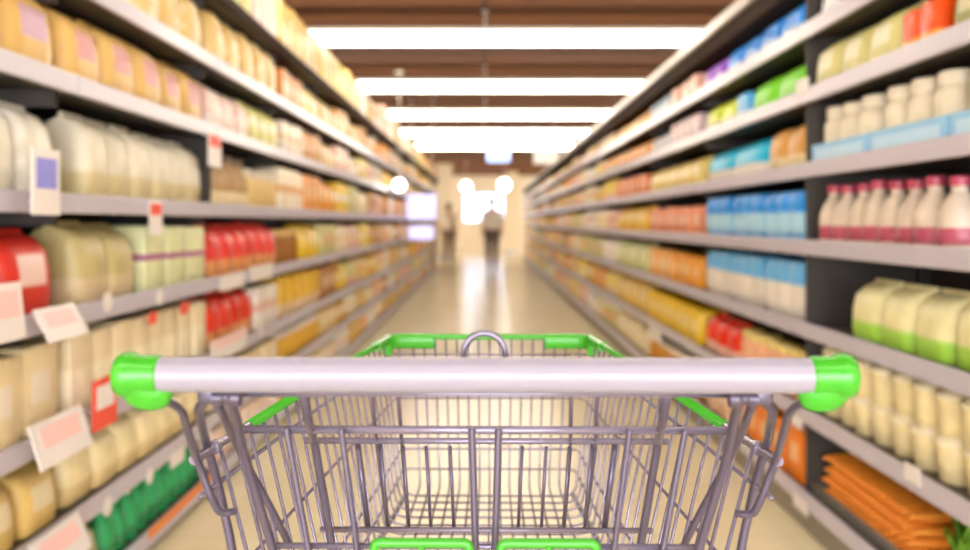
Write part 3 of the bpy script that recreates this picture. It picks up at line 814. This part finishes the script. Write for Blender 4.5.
def globe(label, x, y, z, r):
    t = empty('pendant_light', (x, y, z)); tag(t, label, 'pendant light')
    bm = bmesh.new(); lathe(bm, [(max(.003, r * math.sin(PI * k / 14)), -r * math.cos(PI * k / 14)) for k in range(15)], 20); obj('globe', bm, M_globe, t)
    bm = bmesh.new(); lathe(bm, [(.03, r * .9), (.035, r), (.02, r + .05), (.006, r + .06), (.006, CEIL - z - .02), (.05, CEIL - z - .02), (.05, CEIL - z)], 12); obj('cord', bm, M_house, t)
globe('round white pendant lamp beside the left shelves', -1.00, 9.8, CAM_H + .43, .07)
globe('round white pendant lamp left of the bright window', -.55, 24.5, CAM_H + 1.03, .15)
globe('round white pendant lamp right of the bright window', .52, 22.7, CAM_H + 1.0, .165)

# ------------------------------------------------------------------ people far down the aisle
def skin_mesh(name, verts, edges, radii, mat, parent=None, sub=2, root=0):
    me = bpy.data.meshes.new(name); me.from_pydata([Vector(v) for v in verts], edges, [])
    o = bpy.data.objects.new(name, me); col.objects.link(o)
    md = o.modifiers.new('Skin', 'SKIN')
    for i, r in enumerate(radii):
        me.skin_vertices[0].data[i].radius = r if isinstance(r, tuple) else (r, r)
        me.skin_vertices[0].data[i].use_root = (i == root)
    o.modifiers.new('Sub', 'SUBSURF').levels = sub; o.modifiers['Sub'].render_levels = sub
    dg = bpy.context.evaluated_depsgraph_get()
    m2 = bpy.data.meshes.new_from_object(o.evaluated_get(dg)); m2.name = name
    o.modifiers.clear(); o.data = m2
    m2.materials.clear(); m2.materials.append(mat)
    for p in m2.polygons: p.use_smooth = True
    if parent is not None: o.parent = parent
    return o
M_skin = simple('skin_tone', '#D9A98A', .5)
def person(label, x, y, rz, H, shirt_hex, trouser_hex, hair_hex, stride):
    t = empty('person', (x, y, 0), rz); tag(t, label, 'person')
    s = H / 1.72
    V, E, R = [], [], []
    def add(p, r, par=None):
        V.append(tuple(c * s for c in p)); R.append(tuple(q * s for q in r) if isinstance(r, tuple) else r * s)
        if par is not None: E.append((par, len(V) - 1))
        return len(V) - 1
    pel = add((0, 0, .95), (.15, .11)); wst = add((0, 0, 1.1), (.135, .095), pel); che = add((0, .0, 1.28), (.16, .11), wst)
    shl = add((0, 0, 1.42), (.12, .08), che); nk = add((0, -.01, 1.5), .055, shl)
    hd0 = add((0, -.02, 1.57), (.07, .085), nk); hd1 = add((0, -.02, 1.65), (.078, .095), hd0); hd2 = add((0, -.01, 1.705), (.05, .06), hd1)
    legs = []
    for sx, st in ((-1, stride), (1, -stride)):
        hip = add((sx * .095, 0, .90), .09, pel); kn = add((sx * .10, -st * .16 - .02, .5), .058, hip)
        an = add((sx * .10, -st * .26 + .02, .09), .04, kn); toe = add((sx * .11, -st * .26 - .12, .035), (.04, .03), an)
        legs.append((hip, kn, an))
        sh = add((sx * .185, 0, 1.40), .055, shl); el = add((sx * .23, .03 + st * .06, 1.12), .042, sh); wr = add((sx * .235, -.04 + st * .1, .88), .03, el)
        pm = add((sx * .235, -.055 + st * .1, .81), (.022, .036), wr)
        for k, (dy, ln) in enumerate(((-.03, .068), (-.01, .078), (.01, .074), (.028, .058))):
            f1 = add((sx * .235, -.055 + st * .1 + dy, .775), .009, pm); add((sx * .228, -.06 + st * .1 + dy, .775 - ln), .008, f1)
        th = add((sx * .225, -.09 + st * .1, .83), .010, wr); add((sx * .22, -.105 + st * .1, .79), .009, th)
    body = skin_mesh('body', V, E, R, M_skin, t)
    # clothing grown round the same joints
    def cloth(name, idx, edges, grow, hexc):
        mp = {i: k for k, i in enumerate(idx)}
        rr = [tuple(q + grow * s for q in (R[i] if isinstance(R[i], tuple) else (R[i], R[i]))) for i in idx]
        skin_mesh(name, [V[i] for i in idx], [(mp[a], mp[b_]) for a, b_ in edges], rr, simple(name + '_cloth_' + hexc.strip('#'), hexc, .8, bump=.2), t)
    half = (len(V) - 8) // 2
    o1, o2 = 8, 8 + half
    tr = [pel, o1, o1 + 1, o1 + 2, o2, o2 + 1, o2 + 2]
    cloth('trousers', tr, [(pel, o1), (o1, o1 + 1), (o1 + 1, o1 + 2), (pel, o2), (o2, o2 + 1), (o2 + 1, o2 + 2)], .022, trouser_hex)
    sh = [pel, wst, che, shl, o1 + 4, o1 + 5, o2 + 4, o2 + 5]
    cloth('shirt', sh, [(pel, wst), (wst, che), (che, shl), (shl, o1 + 4), (o1 + 4, o1 + 5), (shl, o2 + 4), (o2 + 4, o2 + 5)], .024, shirt_hex)
    bm = bmesh.new()
    lathe(bm, [(.055, 1.56), (.085, 1.60), (.098, 1.66), (.088, 1.72), (.05, 1.755), (.008, 1.765)], 18, origin=(0, .012, 0), squash=1.1)
    h = obj('hair', bm, simple('hair_' + hair_hex.strip('#'), hair_hex, .6), t); h.scale = (s, s, s)
    for nm, p, r in (('nose', (0, -.125, 1.62), .014), ('ear', (-.083, -.01, 1.62), .02), ('ear', (.083, -.01, 1.62), .02)):
        bm = bmesh.new(); bmesh.ops.create_icosphere(bm, subdivisions=2, radius=r * s, matrix=Matrix.Translation([c * s for c in p])); obj(nm, bm, M_skin, t)
    for sx in (-1, 1):
        i = legs[0 if sx < 0 else 1][2]; a = V[i]
        bm = bmesh.new(); lathe(bm, [(.03 * s, 0), (.045 * s, .008), (.05 * s, .03), (.04 * s, .07), (.03 * s, .09)], 14, squash=2.3)
        so = obj('shoe', bm, simple('shoe_leather', '#3A302C', .5), t); so.location = (a[0], a[1] - .05 * s, 0.001)
person('shopper in cream top and dark trousers walking down the far aisle', .16, 19.5, PI + .1, 1.66, '#F3EBDC', '#6E5B58', '#6B5242', .5)
person('shopper in beige top and brown trousers by the far left pillar', -.98, 22.8, PI - .3, 1.6, '#F0E2CC', '#86705F', '#7A5C46', .25)

# ------------------------------------------------------------------ the shopping trolley
S = 0.88
YC = 0.95
root = empty('shopping_cart', (-.0074 * S + .0101 * YC, YC, 0), -.0101)
tag(root, 'wire shopping trolley with white handle and green trim in the aisle foreground', 'shopping cart')
M_wire = simple('trolley_zinc_lit', '#7C7488', .24, .45, var=.03, spec=.7)  # trolley zinc lightened to paint in highlights on horizontal bars and grilles
M_post = simple('trolley_tube_zinc', '#585062', .28, .35, var=.03, spec=.6)
M_green = simple('green_plastic', '#3B9C24', .26, 0, var=.02)
M_white = simple('white_grip_plastic', '#8F8B99', .3, 0, var=.01)
M_chrome = simple('chrome', '#77717F', .25, .6)
M_rubber = simple('wheel_rubber', '#4A4850', .6)

def P(px, py, z, sx=1):
    """point of the trolley measured at picture position px,py and depth z, in the trolley's own frame"""
    cx = 493.5 - 6.2 / z
    return Vector((sx * (px - cx) * z / FOCAL_PX * S, z * S - YC, CAM_H - (py - 222) * z / FOCAL_PX * S))
def D(x, z, drop, sx=1):      # from metric values (half width, depth, drop under the lens)
    return Vector((sx * x * S, z * S - YC, CAM_H - drop * S))
def rad(px, z): return px / 2 * z / FOCAL_PX * S

ZH = .651
hx0, hx1 = D(-.262, ZH, .1187), D(.262, ZH, .1187)
bm = bmesh.new(); lathe(bm, [(.0137 * S, hx0.x), (.0137 * S, hx1.x)], 32, axis='X', origin=(0, hx0.y, hx0.z)); obj('handle', bm, M_white, root, angle=.9)
for sx in (-1, 1):
    bm = bmesh.new()
    prof = [(.0136, .251), (.0149, .2525), (.0151, .256), (.0152, .268), (.0163, .2705), (.0174, .2735), (.0177, .277), (.0171, .281), (.0149, .2843), (.0105, .2865), (.004, .2872)]
    lathe(bm, [(r * S, sx * x * S) for r, x in prof], 32, axis='X', origin=(0, hx0.y, hx0.z))
    # clip under the cap that takes the arm
    pr = [(.003, -.0275), (.0070, -.0262), (.0105, -.022), (.0135, -.014), (.0135, -.004)]
    rings = []
    k0 = len(bm.verts)
    bm.verts.ensure_lookup_table()
    lathe(bm, [(r * S, h * S) for r, h in pr], 24, origin=(sx * .2655 * S, hx0.y, hx0.z), squash=.8)
    bm.verts.ensure_lookup_table()
    for v in bm.verts[k0:]:
        t_ = (hx0.z - v.co.z) / (.0275 * S)
        v.co.x = sx * (.2655 * S + (abs(v.co.x) - .2655 * S) * 1.55) - sx * .006 * S * t_
    obj('handle_cap', bm, M_green, root, angle=.9)

def mir(name, mat, pts, r, f=.012, seg=10):
    """a left tube and its mirror image on the right"""
    for sx in (1, -1):
        q = [Vector((p.x * sx, p.y, p.z)) for p in pts]
        bm = bmesh.new(); tube(bm, fillet(q, f), r, seg); obj(name, bm, mat, root)

# arms from the caps, curling in at the bottom
mir('handle_arm', M_post, [P(150, 398, .652), P(172, 404, .665), P(181, 412, .68), P(196, 461, .752), P(211, 500, .756), P(219, 515, .762), P(236, 512, .768)], rad(8.5, .70), .016)
# outer leg: rounded head under the handle, then down to the chassis
leg_low = [D(.222, .80, .60), D(.222, .86, .95)]
mir('frame_post', M_post, [P(230, 398, .672), P(208, 397, .672), P(197, 409, .69), P(204, 440, .775), P(215, 476, .785), P(232, 550, .79)] + [Vector((-q.x, q.y, q.z)) for q in leg_low], rad(9.5, .75), .02)
mir('inner_strut', M_post, [P(214, 399, .672), P(222, 415, .69), P(233, 440, .75), P(251, 474, .80), P(270, 508, .81), P(290, 548, .82)], rad(8, .77), .02)
mir('rear_post', M_post, [P(221, 396, .662), P(228, 399, .664), P(236, 420, .69), P(241, 446, .722), P(249, 475, .735), P(260, 510, .742), P(273, 552, .75), P(290, 620, .76)], rad(9.5, .73), .02)
for sx in (1, -1):
    bm = bmesh.new()
    c = P(234, 398, .668)
    x0 = abs(c.x)
    lathe(bm, [(.0052 * S, -.005), (.0068 * S, -.0044), (.0068 * S, .0044), (.0052 * S, .005)], 14, axis='X', origin=(sx * x0, c.y, c.z))
    lathe(bm, [(.0048 * S, -.004), (.006 * S, -.0034), (.006 * S, .0034), (.0048 * S, .004)], 14, axis='X', origin=(sx * (x0 + .0115), c.y, c.z))
    c2 = P(213, 397, .670)
    box(bm, min(sx * abs(c2.x) - .011, sx * abs(c2.x) + .011), sx * abs(c2.x) + .011, c2.y - .004, c2.y + .006, c2.z - .005, c2.z + .0065, .002)
    obj('clamp', bm, M_post, root, angle=.8)
# wire right under the handle
a, b_ = P(238, 394, .678), P(238, 394, .678, -1)
bm = bmesh.new(); tube(bm, [Vector((-abs(a.x), a.y, a.z)), Vector((abs(a.x), a.y, a.z))], rad(6.5, .678), 12); obj('cross_bar', bm, M_wire, root)
# loop behind the handle
bm = bmesh.new()
q = [P(463.5, 394, .682), P(463.5, 354, .682)]
cx_, cz_ = 0, P(0, 354, .682).z
rr = abs(q[0].x)
pts = [Vector((-rr, q[0].y, q[0].z))] + [Vector((-rr * math.cos(PI * k / 16), q[0].y, cz_ + rr * math.sin(PI * k / 16))) for k in range(17)] + [Vector((rr, q[0].y, q[0].z))]
tube(bm, pts, rad(7.0, .682), 14); obj('handle_loop', bm, M_chrome, root)

# basket geometry
Z0, Z1 = .745, 1.55
def xr(z): return .247 - .094 * (z - .878)          # rim half width
def xf(z): return .150 + .046 * (1.55 - z)          # floor half width
RIM, FLO = .212, .487
def half(z, drop):
    t_ = (drop - RIM) / (FLO - RIM)
    return xr(z) * (1 - t_) + xf(z) * t_
def hoop(drop, z0, z1=Z1, r=.03, inset=0.0):
    return fillet([D(-half(z0, drop) + inset, z0, drop), D(-half(z1, drop) + inset, z1, drop), D(half(z1, drop) - inset, z1, drop), D(half(z0, drop) - inset, z0, drop)], r * S, 8)
# rim: bare steel ends, then the green sleeve
zg = .872
for sx in (1, -1):
    bm = bmesh.new(); tube(bm, [D(sx * half(Z0, RIM), Z0, RIM), D(sx * half(zg + .05, RIM), zg + .05, RIM)], .0046 * S, 10)
    lathe(bm, [(.006 * S, -.006), (.0066 * S, -.004), (.0066 * S, .004), (.006 * S, .006)], 12, axis='Y', origin=D(sx * half(.79, RIM), .79, RIM))
    obj('rim_end', bm, M_wire, root, angle=.9)
bm = bmesh.new(); tube(bm, hoop(RIM, zg), .0054 * S, 12); obj('rim', bm, M_green, root)
# corner bumpers over the front corners of the rim
for sx in (1, -1):
    bm = bmesh.new()
    xc = half(Z1, RIM)
    path = fillet([D(sx * half(1.44, RIM), 1.44, RIM), D(sx * xc, Z1, RIM), D(sx * (xc - .082), Z1, RIM)], .03 * S, 10)
    nP = len(path); rings = []
    for i, p in enumerate(path):
        u = i / (nP - 1)
        t_ = (path[min(i + 1, nP - 1)] - path[max(i - 1, 0)]).normalized()
        nrm = Vector((t_.y, -t_.x, 0)).normalized()
        th = .0085 * S
        low = -.021 * S if u > .22 else (-.021 - .016 * math.sin(PI * min(1, u / .22))) * S
        if i < 2: low = -.010 * S
        up = .006 * S
        e = .0035 * S
        sec = [(-th, up - e), (-th + e, up), (th - e, up), (th, up - e), (th, low + e), (th - e, low), (-th + e, low), (-th, low + e)]
        rings.append([bm.verts.new(p + nrm * a_ + Vector((0, 0, z_))) for a_, z_ in sec])
    for a_, c_ in zip(rings, rings[1:]):
        for k in range(8): bm.faces.new((a_[k], a_[(k+1) % 8], c_[(k+1) % 8], c_[k]))
    bm.faces.new(list(reversed(rings[0]))); bm.faces.new(rings[-1])
    obj('corner_bumper', bm, M_green, root, angle=.9)
# side wires: uprights bent into the floor, running hoops
RW = .00195 * S
zs = [.80 + .0365 * k for k in range(20)]
for sx in (1, -1):
    bm = bmesh.new()
    for z in zs:
        tube(bm, fillet([D(sx * half(z, RIM), z, RIM), D(sx * half(z, FLO), z, FLO), D(sx * (half(z, FLO) - .05), z, FLO)], .028 * S, 6), RW, 6)
    for k, (dr, z0) in enumerate(((.245, .747), (.325, .80), (.419, .80), (.456, .80))):
        wq = half(Z1, dr)
        hp = fillet([D(sx * half(z0, dr), z0, dr), D(sx * wq, Z1, dr), D(sx * (wq - .03), Z1, dr)], .025 * S, 6)
        tube(bm, [Vector((p.x + sx * .0035 * S, p.y, p.z)) for p in hp], (.0024 if k == 0 else .0019) * S, 6)
    obj('side_grille', bm, M_wire, root)
# front grille
bm = bmesh.new()
n = 15
fx = [(-.147 + .0196 * (i + .5)) for i in range(n)]
for x in fx:
    tube(bm, fillet([D(x * 1.03, Z1, RIM), D(x * .93, Z1, FLO), D(x * .94, Z1 - .05, FLO)], .022 * S, 6), RW, 6)
for x in (-.166, .166): tube(bm, [D(x, Z1 - .002, RIM), D(x, Z1 - .002, .325)], RW, 6)
for dr in (.245, .325, .419, .456):
    w_ = half(Z1, dr) - .0285
    tube(bm, [D(-w_, Z1, dr), D(w_, Z1, dr)], .0019 * S, 6)
obj('front_grille', bm, M_wire, root)
# floor grille
bm = bmesh.new()
for x in fx: tube(bm, [D(x * .94, Z1 - .05, FLO), D(x * 1.03, .80, FLO)], RW, 6)
for z in zs: tube(bm, [D(-(half(z, FLO) - .05), z, FLO), D(half(z, FLO) - .05, z, FLO)], RW, 6)
obj('floor_grille', bm, M_wire, root)

# rear flap: top bar, bottom bar, uprights
ZG = .76
def sym(x_left, x_right, y, z):
    l, r = P(x_left, y, z), P(x_right, y, z)
    x = (abs(l.x) + abs(r.x)) / 2
    return Vector((-x, l.y, l.z)), Vector((x, l.y, l.z))
flap = None
bm = bmesh.new(); tube(bm, sym(241, 736, 430, ZG), rad(8.5, ZG), 12); tube(bm, sym(272, 702, 546.5, ZG), rad(6.5, ZG), 10); flap = obj('rear_flap', bm, M_wire, root)
for (xa, xb) in ((286, 308), (341, 357), (472, 475.5)):
    for sx in (1, -1):
        pa, pb = P(xa, 431, ZG - .007), P(xb, 550, ZG - .007); d = (pb - pa)
        pe = pb + d * .35
        bm = bmesh.new(); q = [Vector((p.x * sx, p.y, p.z)) for p in (pa - d * .02, pa, pb, pe)]
        tube(bm, q, rad(6.6 if xa < 400 else 7.4, ZG), 8); obj('flap_wire', bm, M_post, flap)
# folded child seat behind the flap
ZS = .835
bm = bmesh.new(); tube(bm, sym(305, 669, 441, ZS), rad(6.5, ZS), 10); tube(bm, sym(323, 655, 530, ZS), rad(6, ZS), 10); seat = obj('child_seat', bm, M_wire, root)
for xa, ya, xb, yb, tk in ((403, 446, 409, 529, 3.6), (426, 446, 431, 529, 3.6), (450, 446, 454, 529, 3.6), (357, 441, 368, 529, 6), (380, 441, 388, 529, 3.6)):
    for sx in (1, -1):
        bm = bmesh.new(); tube(bm, [Vector((p.x * sx, p.y, p.z)) for p in (P(xa, ya, ZS + .006), P(xb, yb, ZS + .006))], rad(tk, ZS), 8); obj('seat_wire', bm, M_post, seat)
# side straps of the seat, hung from the cross bar
mir('seat_strap', M_post, [P(303, 395, .69), P(309, 425, .745), P(314, 442, .80), P(332, 549, .815), P(345, 600, .82)], rad(9, .76), .01)
mir('seat_hanger', M_post, [P(398, 395, .69), P(402, 446, .85), P(408.5, 529, .85)], rad(4.0, .8), .005)
mir('seat_hanger', M_post, [P(372, 396, .69), P(377, 446, .86), P(388, 530, .86)], rad(4.0, .8), .005)
# green leg guards
for sx in (1, -1):
    zq = .735
    l, r, lo = P(374, 543, zq), P(469, 543, zq), P(374, 590, zq)
    pts = [Vector((p.x * sx, p.y, p.z)) for p in (Vector((l.x, l.y, lo.z)), l, r, Vector((r.x, r.y, lo.z)))]
    bm = bmesh.new(); tube(bm, fillet(pts, .005, 6), rad(10, zq), 12)
    g = obj('leg_guard', bm, M_green, root)
    mid = (l.x + r.x) / 2 * sx
    bm = bmesh.new(); tube(bm, [(mid, l.y - .001, l.z), (mid, l.y - .001, lo.z)], rad(6, zq), 8); obj('guard_rib', bm, M_green, g)
# chassis below the basket
for sx in (1, -1):
    bm = bmesh.new()
    tube(bm, fillet([D(sx * .222, .855, .93), D(sx * .222, .84, CAM_H / S - .17), D(sx * .18, 1.45, CAM_H / S - .15)], .06, 8), .0085, 10); obj('chassis_rail', bm, M_post, root)
    bm = bmesh.new()
    tube(bm, fillet([D(sx * .185, 1.40, CAM_H / S - .155), D(sx * .16, 1.25, .70), D(sx * .14, 1.22, FLO + .008)], .03, 6), .0075, 10); obj('front_support', bm, M_post, root)
    bm = bmesh.new()
    tube(bm, [D(sx * .2085, .80, FLO + .0045), D(sx * .15, 1.52, FLO + .0045)], .004, 8); obj('floor_runner', bm, M_post, root)
for z, x in ((.852, .222), (1.40, .185)):
    bm = bmesh.new(); tube(bm, [D(-x, z, CAM_H / S - .165), D(x, z, CAM_H / S - .165)], .008, 10); obj('chassis_bar', bm, M_post, root)
    for sx in (1, -1):
        c = D(sx * x, z, CAM_H / S)
        t = None
        bm = bmesh.new()
        for k in (-.016, .013): box(bm, c.x + k, c.x + k + .003, c.y - .018, c.y + .018, .045, .125, .001)
        box(bm, c.x - .016, c.x + .016, c.y - .018, c.y + .018, .122, .128, .001)
        lathe(bm, [(.010, .126), (.010, .16)], 12, origin=(c.x, c.y, 0)); k_ = obj('caster', bm, M_post, root, angle=.7)
        bm = bmesh.new(); lathe(bm, [(.012, -.011), (.045, -.011), (.0525, -.007), (.0535, 0), (.0525, .007), (.045, .011), (.012, .011)], 24, axis='X', origin=(c.x, c.y, .0535)); obj('wheel', bm, M_rubber, k_, angle=.8)

# ------------------------------------------------------------------ world (dim, even; the room is closed)
w = bpy.data.worlds.new('world'); scene.world = w; w.use_nodes = True
w.node_tree.nodes['Background'].inputs[0].default_value = (1, .96, .9, 1); w.node_tree.nodes['Background'].inputs[1].default_value = .5
scene.cycles.max_bounces = 8
scene.cycles.diffuse_bounces = 5
scene.cycles.use_denoising = True
